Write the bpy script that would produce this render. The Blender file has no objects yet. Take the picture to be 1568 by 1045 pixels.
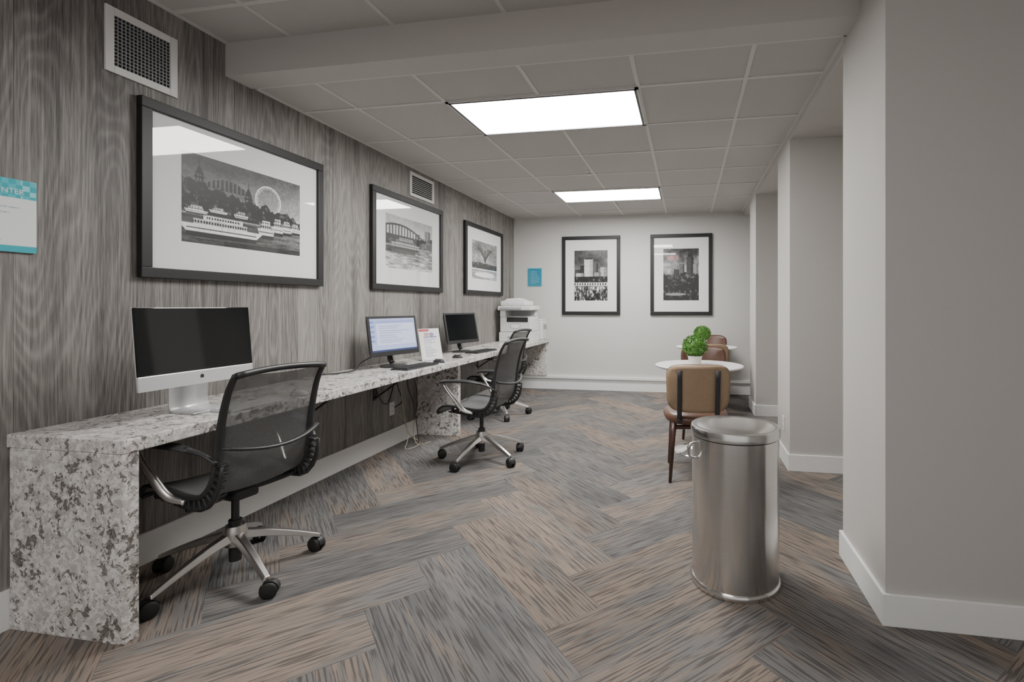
import bpy, bmesh, math, random
import numpy as np
from mathutils import Vector, Matrix
random.seed(7); rng=np.random.default_rng(11)
scene=bpy.context.scene
COL=scene.collection

# ------------------------------------------------------------------ helpers
def empty(name,loc=(0,0,0),rot=0):
    e=bpy.data.objects.new(name,None); e.location=loc; e.rotation_euler=(0,0,rot)
    e.empty_display_size=.1; COL.objects.link(e); return e
def mk(name,verts,faces,mat=None,parent=None,smooth=False,bevel=0,seg=2,loc=None):
    me=bpy.data.meshes.new(name); me.from_pydata([tuple(v) for v in verts],[],faces); me.update()
    if mat: me.materials.append(mat)
    ob=bpy.data.objects.new(name,me); COL.objects.link(ob)
    if parent: ob.parent=parent
    if loc: ob.location=loc
    if smooth:
        for p in me.polygons: p.use_smooth=True
    if bevel:
        m=ob.modifiers.new('b','BEVEL'); m.width=bevel; m.segments=seg; m.limit_method='ANGLE'
        m.harden_normals=False
    return ob
BF=[(0,3,2,1),(4,5,6,7),(0,1,5,4),(1,2,6,5),(2,3,7,6),(3,0,4,7)]
def bx(name,lo,hi,mat=None,parent=None,bevel=0,seg=2,center=True):
    lo=Vector(lo);hi=Vector(hi); c=(lo+hi)/2 if center else Vector((0,0,0))
    v=[(lo.x,lo.y,lo.z),(hi.x,lo.y,lo.z),(hi.x,hi.y,lo.z),(lo.x,hi.y,lo.z),(lo.x,lo.y,hi.z),(hi.x,lo.y,hi.z),(hi.x,hi.y,hi.z),(lo.x,hi.y,hi.z)]
    v=[Vector(p)-c for p in v]
    return mk(name,v,BF,mat,parent,bevel=bevel,seg=seg,loc=tuple(c))
def multibox(name,boxes,mat,parent=None,bevel=0):
    vs=[];fs=[]
    for lo,hi in boxes:
        b=len(vs); x0,y0,z0=lo;x1,y1,z1=hi
        vs+=[(x0,y0,z0),(x1,y0,z0),(x1,y1,z0),(x0,y1,z0),(x0,y0,z1),(x1,y0,z1),(x1,y1,z1),(x0,y1,z1)]
        fs+=[tuple(i+b for i in f) for f in BF]
    return mk(name,vs,fs,mat,parent,bevel=bevel)
def lathe(name,prof,mat,parent=None,seg=48,center=(0,0,0),smooth=True,autosmooth=True):
    vs=[];fs=[];n=len(prof)
    for i in range(seg):
        a=2*math.pi*i/seg
        for r,z in prof: vs.append((center[0]+r*math.cos(a),center[1]+r*math.sin(a),center[2]+z))
    for i in range(seg):
        j=(i+1)%seg
        for k in range(n-1):
            fs.append((i*n+k,j*n+k,j*n+k+1,i*n+k+1))
    ob=mk(name,vs,fs,mat,parent,smooth=smooth)
    bm=bmesh.new();bm.from_mesh(ob.data);bmesh.ops.remove_doubles(bm,verts=bm.verts,dist=1e-5);bm.to_mesh(ob.data);bm.free()
    if autosmooth:
        m=ob.modifiers.new('e','EDGE_SPLIT'); m.split_angle=math.radians(40)
    return ob
def cr(pts,n=8):
    P=[Vector(p) for p in pts]; P=[2*P[0]-P[1]]+P+[2*P[-1]-P[-2]]; out=[]
    for i in range(1,len(P)-2):
        for k in range(n):
            t=k/n;a,b,c,d=P[i-1],P[i],P[i+1],P[i+2]
            out.append(.5*((2*b)+(c-a)*t+(2*a-5*b+4*c-d)*t*t+(-a+3*b-3*c+d)*t**3))
    out.append(P[-2]); return out
def tube(name,pts,rad,mat,parent=None,k=10,flat=1.0,up=(0,0,1),smooth=True):
    P=[Vector(p) for p in pts]; n=len(P)
    if not hasattr(rad,'__len__'): rad=[rad]*n
    elif len(rad)!=n:
        rad=list(np.interp(np.linspace(0,1,n),np.linspace(0,1,len(rad)),rad))
    vs=[];fs=[]; prev=None
    for i,p in enumerate(P):
        t=(P[min(i+1,n-1)]-P[max(i-1,0)]).normalized()
        if prev is None:
            u=Vector(up)
            if abs(t.dot(u))>.95: u=Vector((0,1,0))
            a=(u-t*u.dot(t)).normalized()
        else: a=(prev-t*prev.dot(t)).normalized()
        prev=a; b=t.cross(a)
        for j in range(k):
            th=2*math.pi*j/k
            vs.append(p+(a*math.cos(th)*flat+b*math.sin(th))*rad[i])
    for i in range(n-1):
        for j in range(k):
            fs.append((i*k+j,i*k+(j+1)%k,(i+1)*k+(j+1)%k,(i+1)*k+j))
    fs.append(tuple(range(k))[::-1]); fs.append(tuple((n-1)*k+j for j in range(k)))
    return mk(name,vs,fs,mat,parent,smooth=smooth)

# ------------------------------------------------------------------ node helpers
class NT:
    def __init__(s,name):
        s.m=bpy.data.materials.new(name); s.m.use_nodes=True; s.t=s.m.node_tree; s.t.nodes.clear()
        s.out=s.t.nodes.new('ShaderNodeOutputMaterial')
    def n(s,typ,props=None,**inp):
        nd=s.t.nodes.new('ShaderNode'+typ)
        for k,v in (props or {}).items(): setattr(nd,k,v)
        for k,v in inp.items(): s.set(nd,k,v)
        return nd
    def set(s,nd,k,v):
        if isinstance(k,str) and k.startswith('i') and k[1:].isdigit(): k=int(k[1:])
        if isinstance(k,str): k=k.replace('_',' ')
        sock=nd.inputs[k]
        if isinstance(v,bpy.types.NodeSocket): s.t.links.new(v,sock)
        else: sock.default_value=v
    def math(s,op,a,b=0.0,c=0.0,clamp=False):
        nd=s.n('Math',{'operation':op,'use_clamp':clamp},i0=a,i1=b); 
        if op in('MULTIPLY_ADD','SMOOTH_MIN'): s.set(nd,'i2',c)
        return nd.outputs[0]
    def mix(s,f,a,b,blend='MIX'):
        nd=s.t.nodes.new('ShaderNodeMix'); nd.data_type='RGBA'; nd.blend_type=blend
        for i,v in ((0,f),(6,a),(7,b)):
            if isinstance(v,bpy.types.NodeSocket): s.t.links.new(v,nd.inputs[i])
            else: nd.inputs[i].default_value=(v if i==0 else (*v[:3],1))
        return nd.outputs[2]
    def ramp(s,f,stops,interp='LINEAR'):
        nd=s.n('ValToRGB'); r=nd.color_ramp; r.interpolation=interp
        while len(r.elements)<len(stops): r.elements.new(.5)
        for e,(p,c) in zip(r.elements,stops):
            e.position=p; e.color=(*c,1) if hasattr(c,'__len__') else (c,c,c,1)
        s.set(nd,0,f); return nd.outputs[0]
    def bwr(s,x,a,b): return s.n('RGBToBW',Color=s.ramp(x,[(a,0.0),(b,1.0)])).outputs[0]
    def noise(s,vec,scale,detail=2,rough=.5,dist=0):
        nd=s.n('TexNoise',Scale=scale,Detail=detail,Roughness=rough,Distortion=dist)
        if vec is not None: s.set(nd,'Vector',vec)
        return nd.outputs['Fac']
    def bsdf(s,**k):
        b=s.n('BsdfPrincipled')
        for kk,v in k.items():
            kk=kk.replace('_',' ')
            if kk in('Base Color','Emission Color') and not isinstance(v,bpy.types.NodeSocket): v=(*v[:3],1)
            if isinstance(v,bpy.types.NodeSocket): s.t.links.new(v,b.inputs[kk])
            else: b.inputs[kk].default_value=v
        s.t.links.new(b.outputs[0],s.out.inputs[0]); s.b=b; return b
    def bump(s,h,strength=.2,dist=.01):
        nd=s.n('Bump',Strength=strength,Distance=dist,Height=h)
        s.t.links.new(nd.outputs[0],s.b.inputs['Normal'])
    def obj(s): return s.n('TexCoord').outputs['Object']
def simple(name,col,rough=.5,metal=0,nscale=40,var=.08,bump=0,**k):
    m=NT(name); o=m.obj(); nz=m.noise(o,nscale,3)
    c=m.mix(nz,tuple(x*(1-var) for x in col),tuple(min(1,x*(1+var)) for x in col))
    m.bsdf(Base_Color=c,Roughness=rough,Metallic=metal,**k)
    if bump: m.bump(nz,bump,.002)
    return m.m

M={}
M['wall']=simple('wall_paint_warm_gray',(.54,.523,.498),.75,0,120,.02,.05)
M['wallfar']=simple('wall_paint_light',(.62,.61,.592),.7,0,120,.02,.05)
M['trim']=simple('trim_white_paint',(.85,.85,.84),.45,0,20,.02)
M['ceil']=simple('ceiling_tile',(.52,.502,.483),.9,0,300,.10,.3)
M['tbar']=simple('ceiling_grid_metal',(.64,.62,.60),.5,0,20,.02)
M['black']=simple('black_plastic',(.028,.028,.029),.42,0,60,.15)
M['blackframe']=simple('black_frame_wood',(.010,.009,.009),.5,0,60,.2)
M['dark']=simple('dark_void',(.02,.02,.02),.8)
M['rubber']=simple('rubber_black',(.014,.014,.014),.6)
M['alu']=simple('aluminium_satin',(.68,.66,.64),.32,1,50,.04)
M['alubright']=simple('aluminium_body',(.75,.75,.76),.38,.6,50,.03)
M['chrome']=simple('chrome_polished',(.8,.8,.8),.07,1,5,.02)
M['whiteplastic']=simple('white_plastic',(.72,.72,.71),.4,0,20,.02)
M['grayplastic']=simple('gray_plastic',(.30,.31,.32),.45,0,20,.03)
M['tabletop']=simple('white_laminate',(.85,.85,.85),.25,0,10,.01)
M['pot']=simple('pot_ceramic',(.70,.66,.62),.5,0,30,.05)
M['leather']=simple('brown_leather',(.11,.050,.030),.34,0,60,.35,.3)
M['tan']=simple('tan_leather',(.36,.255,.165),.5,0,50,.12,.15)
M['strap']=simple('charcoal_metal',(.035,.035,.038),.5)
M['glassblack']=simple('screen_black_glass',(.004,.005,.006),.05,0,5,.1,0)
M['cyan']=simple('sign_cyan',(.02,.42,.52),.3,0,10,.05,0,Coat_Weight=.5)
M['cableY']=simple('cable_beige',(.45,.42,.3),.5)
M['white']=simple('paper_white',(.85,.85,.85),.6,0,5,.01,0,Coat_Weight=.6,Coat_Roughness=.05)
M['matboard']=simple('mat_board',(.80,.80,.80),.8,0,200,.01,0,Coat_Weight=1.0,Coat_Roughness=.015)
M['acrylic']=simple('acrylic_clear',(.8,.8,.82),.1,0,5,.01,0,Alpha=.25)
m=NT('brushed_steel'); o=m.obj(); mp=m.n('Mapping',Vector=o,Scale=(6,6,700)); nz=m.noise(mp.outputs[0],1,3)
c=m.mix(nz,(.62,.60,.58),(.80,.785,.765)); tg=m.n('Tangent',{'direction_type':'RADIAL','axis':'Z'})
m.bsdf(Base_Color=c,Roughness=.20,Metallic=1.0,Anisotropic=.85,Anisotropic_Rotation=.25); m.t.links.new(tg.outputs[0],m.b.inputs['Tangent'])
M['steel']=m.m
M['steellid']=simple('satin_steel_lid',(.70,.69,.67),.22,1,30,.03)
def panelmat(name,s):
    m=NT(name); o=m.obj(); v=m.n('TexVoronoi',Vector=o,Scale=60.0).outputs['Distance']
    st=m.math('MULTIPLY_ADD',v,-.12*s,s)
    m.bsdf(Base_Color=(.9,.9,.9),Emission_Color=(1,.98,.95),Emission_Strength=st,Roughness=.4); return m.m
M['panel']=panelmat('light_diffuser',44.0); M['paneladded']=panelmat('light_diffuser_added',24.0)
m=NT('exit_red'); o=m.obj(); nz=m.noise(o,5); m.bsdf(Base_Color=m.mix(nz,(.8,.05,.05),(.9,.06,.06)),Emission_Color=(1,.1,.14),Emission_Strength=16.0); M['red']=m.m
def vcmat(name,emit=0,coat=1.0):
    m=NT(name); a=m.n('VertexColor',{'layer_name':'Col'}).outputs[0]
    nz=m.noise(m.obj(),900,1); c=m.mix(m.math('MULTIPLY',nz,.06),a,(0,0,0))
    m.bsdf(Base_Color=c if not emit else (.01,.01,.01),Roughness=.5,Coat_Weight=coat,Coat_Roughness=.015)
    if emit:
        m.t.links.new(a,m.b.inputs['Emission Color']); m.b.inputs['Emission Strength'].default_value=emit
    return m.m
M['print']=vcmat('photo_print'); M['screen']=vcmat('lit_screen',1.5,.3)
m=NT('chair_mesh_fabric'); o=m.obj(); w=m.n('TexVoronoi',Vector=o,Scale=260.0).outputs['Distance']
c=m.ramp(w,[(0,(.065,.065,.066)),(1,(.15,.15,.152))]); m.bsdf(Base_Color=c,Roughness=.55,Alpha=.84); M['mesh']=m.m
m=NT('walnut_wood'); o=m.obj(); mp=m.n('Mapping',Vector=o,Scale=(60,60,5)); nz=m.noise(mp.outputs[0],1,4)
m.bsdf(Base_Color=m.ramp(nz,[(.3,(.035,.014,.009)),(.7,(.10,.042,.028))]),Roughness=.35); M['walnut']=m.m
m=NT('boxwood_leaf'); o=m.obj(); nz=m.noise(o,45,2)
m.bsdf(Base_Color=m.ramp(nz,[(.3,(.02,.09,.008)),(.7,(.13,.32,.04))]),Roughness=.5); M['leaf']=m.m

# wood wall
m=NT('wood_laminate_gray'); o=m.obj(); sp=m.n('SeparateXYZ',Vector=o); Y=sp.outputs[1];Z=sp.outputs[2]
PW=.47
pk=m.math('FLOOR',m.math('DIVIDE',m.math('ADD',Y,7.93),PW))
rn=m.n('TexWhiteNoise',{'noise_dimensions':'1D'},W=pk).outputs['Value']
def vec(a,b):
    return m.n('CombineXYZ',X=m.math('MULTIPLY_ADD',Y,a,m.math('MULTIPLY',rn,37.0)),Y=m.math('MULTIPLY',rn,91.0),Z=m.math('MULTIPLY',Z,b)).outputs[0]
m1=m.noise(vec(4.2,.62),1,1.5,.35,0)
ring=m.math('SINE',m.math('MULTIPLY',m1,165.0))
rg=m.math('POWER',m.math('MULTIPLY_ADD',ring,.5,.5),2.0)
fine=m.noise(vec(130,2.2),1,4,.6)
pore=m.noise(vec(300,11.0),1,2,.5)
blot=m.noise(vec(11,.45),1,3,.55,0)
big=m.noise(vec(1.6,.6),1,2,.5,0)
g=m.math('ADD',m.math('MULTIPLY',rg,.085),m.math('MULTIPLY',fine,.48))
g=m.math('ADD',g,m.math('MULTIPLY',pore,.40))
g=m.math('ADD',g,m.math('MULTIPLY',m.math('SUBTRACT',blot,.5),.32))
g=m.math('ADD',g,m.math('MULTIPLY',m.math('SUBTRACT',big,.5),.28))
g=m.math('ADD',g,m.math('MULTIPLY',m.math('SUBTRACT',rn,.5),.13))
c=m.ramp(g,[(.24,(.070,.065,.060)),(.38,(.148,.138,.128)),(.52,(.245,.231,.216)),(.70,(.35,.332,.312))])
dm=m.ramp(m.noise(vec(9,.30),1,3,.6,0),[(.59,0.0),(.69,1.0)])
c=m.mix(m.math('MULTIPLY',m.n('RGBToBW',Color=dm).outputs[0],.68),c,(.044,.040,.037))
fr=m.math('FRACT',m.math('DIVIDE',m.math('ADD',Y,7.93),PW))
seam=m.math('LESS_THAN',fr,.007); c=m.mix(m.math('MULTIPLY',seam,.5),c,(.02,.02,.02))
m.bsdf(Base_Color=c,Roughness=.55); m.bump(g,.2,.002); M['wood']=m.m

# granite
m=NT('granite_speckled'); o=m.obj()
n0=m.noise(o,7,3,.6,.4); n1=m.noise(o,30,5,.68,.6); n2=m.noise(o,120,3,.6); n5=m.noise(o,20,4,.65,.5)
v=m.n('TexVoronoi',Vector=o,Scale=60.0); cell=m.n('RGBToBW',Color=v.outputs['Color']).outputs[0]
base_=m.mix(m.bwr(cell,.25,.65),(.60,.575,.55),(.84,.82,.795))
base_=m.mix(m.math('MULTIPLY',m.bwr(n5,.51,.56),.55),base_,(.43,.40,.38))
base_=m.mix(m.math('MULTIPLY',n2,.2),base_,(.5,.48,.46))
mk1=m.bwr(m.math('ADD',m.math('MULTIPLY',n1,.68),m.math('MULTIPLY',n0,.32)),.54,.565)
d1=m.mix(m.bwr(n2,.42,.60),(.045,.041,.038),(.22,.19,.17))
c=m.mix(m.math('MULTIPLY',mk1,.86),base_,d1)
n3=m.noise(o,100,2); c=m.mix(m.math('MULTIPLY',m.bwr(n3,.645,.67),.8),c,(.045,.043,.042))
m.bsdf(Base_Color=c,Roughness=.22); M['granite']=m.m

# carpet
m=NT('carpet_plank'); uv=m.n('UVMap',{'uv_map':'UVMap'}).outputs[0]; rc=m.n('VertexColor',{'layer_name':'Rnd'}).outputs[0]
rs=m.n('SeparateColor',Color=rc)
def cv(a,b): return m.n('Mapping',Vector=uv,Scale=(a,b,1)).outputs[0]
st=m.noise(cv(2.6,52),1,3,.6); st2=m.noise(cv(5,120),1,2,.5); lo=m.noise(cv(1.8,4),1,2); fz=m.noise(cv(260,260),1,2)
f=m.math('ADD',m.math('MULTIPLY',st,.80),m.math('MULTIPLY',m.math('SUBTRACT',lo,.5),.8))
f=m.math('ADD',f,m.math('ADD',m.math('MULTIPLY',m.math('SUBTRACT',rs.outputs[0],.5),.32),.10))
col=m.ramp(f,[(.28,(.135,.133,.135)),(.45,(.192,.187,.184)),(.54,(.205,.186,.171)),(.62,(.250,.207,.176)),(.78,(.295,.235,.192))])
dk=m.n('RGBToBW',Color=m.ramp(st2,[(.41,1.0),(.49,0.0)])).outputs[0]
col=m.mix(m.math('MULTIPLY',dk,.72),col,(.060,.056,.055))
col=m.mix(m.math('MULTIPLY',fz,.35),col,(.08,.077,.074))
br=m.math('MULTIPLY_ADD',rs.outputs[1],.24,.91)
hs=m.n('HueSaturation',Color=col,Value=br)
m.bsdf(Base_Color=hs.outputs[0],Roughness=.95); m.b.inputs['Specular IOR Level'].default_value=.1
m.bump(m.math('ADD',fz,st2),.4,.004); M['carpet']=m.m

# ------------------------------------------------------------------ room shell
XL=-2.59; YF=7.05; XR=.765; H=2.57; HF=2.745; YB=-2.0; XRF=2.3; XA=1.6
def build_floor():
    w=.27;n=4;bm=bmesh.new(); uvl=bm.loops.layers.uv.new('UVMap'); cl=bm.loops.layers.float_color.new('Rnd')
    ca=math.cos(math.radians(45));sa=ca
    def tr(x,y): x*=w;y*=w; return (x*ca-y*sa-.35, x*sa+y*ca+2.75,0)
    for i in range(-60,60):
        for j in range(-16,16):
            ox=i+j*n; oy=i-j*n
            cx,cy,_=tr(ox,oy)
            if cx<-5 or cx>5 or cy<-4.5 or cy>9.5: continue
            for kind in (0,1):
                if kind==0: q=[(ox,oy),(ox+n,oy),(ox+n,oy+1),(ox,oy+1)]; uvs=[(0,0),(n,0),(n,1),(0,1)]
                else: q=[(ox,oy+1),(ox+1,oy+1),(ox+1,oy+1+n),(ox,oy+1+n)]; uvs=[(0,0),(0,1),(n,1),(n,0)]
                vs=[bm.verts.new(tr(*p)) for p in q]; fc=bm.faces.new(vs)
                ru=random.uniform(0,50);rv=random.uniform(0,50);rc=(random.random(),random.random(),random.random(),1)
                for l,t in zip(fc.loops,uvs):
                    l[uvl].uv=(t[0]*w+ru,t[1]*w+rv); l[cl]=rc
    for co,no in (((XL-.02,0,0),(-1,0,0)),((XRF+.02,0,0),(1,0,0)),((0,YB-.02,0),(0,-1,0)),((0,YF+.02,0),(0,1,0))):
        bmesh.ops.bisect_plane(bm,geom=bm.verts[:]+bm.edges[:]+bm.faces[:],plane_co=co,plane_no=no,clear_outer=True)
    bmesh.ops.recalc_face_normals(bm,faces=bm.faces)
    me=bpy.data.meshes.new('floor')
    for fc in bm.faces:
        if fc.normal.z<0: fc.normal_flip()
    bm.to_mesh(me);bm.free(); me.materials.append(M['carpet'])
    ob=bpy.data.objects.new('floor',me);COL.objects.link(ob)
build_floor()
def shell(name,lo,hi,mat): return bx(name,lo,hi,mat,center=False)
shell('wall_left',(XL-.15,YB-.15,0),(XL,YF+.15,2.95),M['wood'])
shell('wall_far',(XL,YF,0),(XA+.15,YF+.15,2.95),M['wallfar'])
shell('wall_right',(XRF,YB,0),(XRF+.15,2.07,2.95),M['wall'])
shell('wall_alcove',(XA,2.595,0),(XA+.15,YF,2.95),M['wall'])
for k,(a,b,xe) in enumerate(((2.07,2.595,XRF+.15),(3.87,4.36,XA),(5.72,6.22,XA))):
    shell('wall_column' if k==0 else 'wall_column.%03d'%k,(XR,a,0),(xe,b,2.745 if k==0 else 2.51),M['wall'])
shell('baseboard_left',(XL,YB,0),(XL+.016,YF,.15),M['trim'])
multibox('baseboard_far',[((XL+.016,YF-.018,0),(XA,YF,.17)),((XL+.016,YF-.045,.165),(XA,YF,.20))],M['trim'])
t=.015;hb=.125
multibox('baseboard_right',[((XR-t,2.055,0),(XRF,2.07,hb)),((XR-t,2.07,0),(XR,2.61,hb)),((XR,2.595,0),(XA,2.61,hb)),
 ((XR-t,3.855,0),(XA,3.87,hb)),((XR-t,3.87,0),(XR,4.375,hb)),((XR,4.36,0),(XA,4.375,hb)),
 ((XR-t,5.705,0),(XA,5.72,hb)),((XR-t,5.72,0),(XR,6.235,hb)),((XR,6.22,0),(XA,6.235,hb)),
 ((XA-t,2.61,0),(XA,3.855,hb)),((XA-t,4.375,0),(XA,5.705,hb)),((XA-t,6.235,0),(XA,YF-.05,hb))],M['trim'],bevel=.003)
shell('ceiling',(XL,2.526,H),(XR+.01,YF,H+.05),M['ceil'])
shell('ceiling_front',(XL,YB,HF),(XRF,2.40,HF+.05),M['ceil'])
shell('ceiling_alcove',(XR+.01,2.595,2.51),(XA,YF,HF+.05),M['wall'])
shell('ceiling_beam',(XL,2.357,2.558),(XR,2.526,HF+.02),M['wall'])
gx=[-2.165,-1.54,-.915,-.29,.335]; gy=[2.92+.625*k for k in range(7)]
tb=.012
boxes=[((x-tb,2.526,H-.005),(x+tb,YF,H)) for x in gx]
boxes+=[((XL,y-tb,H-.0055),(XR+.01,y+tb,H)) for y in gy]
boxes+=[((XL,2.526,H-.006),(XL+.022,YF,H)),((XR-.012,2.526,H-.006),(XR+.01,YF,H)),((XL,YF-.022,H-.006),(XR,YF,H)),((XL,2.526,H-.006),(XR,2.548,H))]
multibox('ceiling_grid',boxes,M['tbar'])
gy2=[2.36-.30-.625*k for k in range(7)]
boxes=[((x-tb,YB,HF-.005),(x+tb,2.357,HF)) for x in gx+[.96,1.585]]
boxes+=[((XL,y-tb,HF-.0055),(XRF,y+tb,HF)) for y in gy2]
boxes+=[((XL,YB,HF-.006),(XL+.022,2.357,HF))]
multibox('ceiling_grid_front',boxes,M['tbar'])
def panel(x0,x1,y0,y1,z,mt,name='ceiling_light'):
    e=empty(name,((x0+x1)/2,(y0+y1)/2,z)); a=(x1-x0)/2;b=(y1-y0)/2
    multibox('lens',[((-a+.028,-b+.028,-.006),(a-.028,b-.028,-.001))],mt,e)
    multibox('frame',[((-a,-b,-.012),(-a+.022,b,0)),((a-.022,-b,-.012),(a,b,0)),((-a,-b,-.012),(a,-b+.022,0)),((-a,b-.022,-.012),(a,b,0))],M['tbar'],e)
    multibox('gasket',[((-a+.014,-b+.014,-.014),(-a+.028,b-.014,-.004)),((a-.028,-b+.014,-.014),(a-.014,b-.014,-.004)),((-a+.014,-b+.014,-.014),(a-.014,-b+.028,-.004)),((-a+.014,b-.028,-.014),(a-.014,b-.014,-.004))],M['black'],e)
panel(-1.54,-.29,2.92,3.545,H,M['panel'])
panel(-1.54,-.29,5.42,6.045,H,M['panel'])
panel(-1.54,-.29,-.44,.185,HF,M['paneladded'])  # unseen panel over the camera, added to light the near end and the bin
e=empty('ceiling_sprinkler',(-.945,4.68,H))
lathe('escutcheon',[(0,-.006),(.04,-.006),(.042,0)],M['tbar'],e,24)
lathe('stem',[(0,-.035),(.008,-.035),(.008,-.005),(0,-.005)],M['alu'],e,16)
lathe('deflector',[(0,-.041),(.022,-.041),(.022,-.037),(0,-.037)],M['alu'],e,16)

# ------------------------------------------------------------------ painters
def vnoise(Hh,Ww,cy,cx):
    g=rng.random((cy+2,cx+2)); yy=np.linspace(0,cy,Hh);xx=np.linspace(0,cx,Ww)
    y0=yy.astype(int);x0=xx.astype(int);fy=(yy-y0)[:,None];fx=(xx-x0)[None,:]
    fy=fy*fy*(3-2*fy);fx=fx*fx*(3-2*fx)
    a=g[np.ix_(y0,x0)];b=g[np.ix_(y0,x0+1)];c=g[np.ix_(y0+1,x0)];d=g[np.ix_(y0+1,x0+1)]
    return a*(1-fy)*(1-fx)+b*(1-fy)*fx+c*fy*(1-fx)+d*fy*fx
def fbm(Hh,Ww,cy,cx,o=4):
    s=0;a=1;t=0
    for k in range(o): s=s+a*vnoise(Hh,Ww,cy*2**k,cx*2**k);t+=a;a*=.6
    return s/t
def base(Hh,Ww):
    y,x=np.mgrid[0:Hh,0:Ww]; return x/(Ww-1),y/(Hh-1)
def foliage(Hh,Ww,cy,cx):
    q=fbm(Hh,Ww,cy,cx,4); q=(q-q.min())/(q.max()-q.min()); return .02+1.0*np.clip(q-.46,0,1)
def finish(im,amt=.10):
    Hh,Ww=im.shape; n=fbm(Hh,Ww,40,60,3)-.5
    im=im*(1+1.2*amt*n*2)+amt*.5*n
    p=np.pad(im,1,mode='edge'); im=.7*im+.3*(p[:-2,1:-1]+p[2:,1:-1]+p[1:-1,:-2]+p[1:-1,2:])/4
    im=(im-.45)*1.25+.43
    return np.clip(im,0.015,.95)
def rect(im,x,y,x0,x1,y0,y1,v): im[(x>=x0)&(x<=x1)&(y>=y0)&(y<=y1)]=v
def building(im,x,y,x0,x1,y1,y0,v,win=.12):
    mk_=(x>=x0)&(x<=x1)&(y>=y0)&(y<=y1); im[mk_]=v
    wm=mk_&((np.floor(x*80)%2)==0)&((np.floor(y*80)%2)==0); im[wm]=v+win
    im[mk_&(x>x0+(x1-x0)*.65)]-=.12
def boat(im,x,y,cx,cy,L,h,v=.9):
    hull=(np.abs(x-cx)<L*(.5+.25*(y-cy)/h))&(y>cy)&(y<cy+h*.45); im[hull]=v
    im[(np.abs(x-cx)<L*.5)&(y>cy+h*.18)&(y<cy+h*.24)]=.25
    dk=(np.abs(x-cx+.03*L)<L*.38)&(y>=cy+h*.45)&(y<cy+h*.75); im[dk]=v-.12
    w=dk&(y>cy+h*.52)&(y<cy+h*.66)&((np.floor(x*150)%3)>0); im[w]=.12
    im[(np.abs(x-cx)<L*.28)&(y>=cy+h*.75)&(y<cy+h)]=v
    im[(np.abs(x-cx)<L*.24)&(y>=cy+h*.80)&(y<cy+h*.92)&((np.floor(x*150)%3)>0)]=.2
    im[(np.abs(x-cx)<L*.5)&(y<=cy)&(y>cy-h*.25)]*=.5
def ph_river():
    Hh,Ww=240,390;x,y=base(Hh,Ww); im=.60-.25*(y-.6)/.4+.22*(fbm(Hh,Ww,4,3)-.5); im-=.16*(1-x)*(y>.5)
    def tower(cx,w,top):
        rect(im,x,y,cx-w,cx+w,.4,top,.20); rect(im,x,y,cx-w*.6,cx-w*.2,.4,top-.02,.42); rect(im,x,y,cx+w*.1,cx+w*.4,.4,top-.02,.36)
        im[(np.abs(x-cx)<w*1.3)&(np.abs(y-top+.05)<.012)]=.12
        im[(np.abs(x-cx)<w*(1-(y-top)/.09))&(y>=top)&(y<top+.09)]=.13
        im[(np.abs(x-cx)<.003)&(y>top)&(y<top+.15)]=.10
    rect(im,x,y,.16,.50,.5,.70,.40); dome=(x>.17)&(x<.49)&(y>.66)&(y<.79-3.2*(x-.33)**2); im[dome]=.22
    im[dome&((np.floor(x*90)%3)==0)]=.40
    tower(.12,.028,.80);tower(.50,.028,.68)
    r=np.hypot((x-.68)*1.63,y-.66)
    an=np.arctan2(y-.66,(x-.68)*1.63); im[(r<.19)&(np.abs(((an*12/np.pi)%1)-.5)<.06)]=.68
    im[np.abs(r-.19)<.009]=.90; im[np.abs(r-.165)<.004]=.80
    tree=foliage(Hh,Ww,18,30); edge=.64+.20*fbm(Hh,Ww,1,15,3)[0][None,:]-.28*x
    tm=(y<edge)&(y>.30); im[tm]=tree[tm]
    wat=.24+.42*(fbm(Hh,Ww,60,6,3)-.4)+.35*(x>.55)*(x-.55); wm=(y<.33); im[wm]=wat[wm]
    im[(y<.335)&(y>.315)]=.55
    for cx,cy,L,h in ((.95,.31,.10,.12),(.86,.29,.10,.15),(.77,.27,.10,.18),(.10,.34,.14,.08),(.26,.38,.12,.06),(.44,.37,.10,.08),(.66,.21,.13,.19)): boat(im,x,y,cx,cy,L,h,.82)
    boat(im,x,y,.30,.13,.54,.20,.86)
    im[(y<.06)&(x>.3)]*=.6
    return finish(im)
def ph_bridge():
    Hh,Ww=150,240;x,y=base(Hh,Ww); im=.78-.15*y+.2*(fbm(Hh,Ww,4,3)-.5)
    for a,b,t in ((.6,.7,.75),(.72,.8,.68),(.82,.95,.85),(.9,1,.7)): building(im,x,y,a,b,t,.4,.28+.2*rng.random())
    arch=(np.abs(y-(.84-.75*(x-.25)**2))<.018)&(x<.85); im[arch]=.08
    im[(y<.84-.75*(x-.25)**2)&(y>.62)&(x<.85)&((np.floor(x*50)%3)==0)]=.15
    rect(im,x,y,0,.85,.58,.64,.10)
    tr=foliage(Hh,Ww,14,18); tm=(y<.58)&(y>.44); im[tm]=tr[tm]
    wat=.50+.7*(fbm(Hh,Ww,45,8,3)-.5)+.5*(.4-y); wm=y<.45; im[wm]=wat[wm]
    boat(im,x,y,.4,.42,.5,.18,.6); im[(y<.42)&(y>.3)&(x<.6)]*=.5
    return finish(im)
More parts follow.
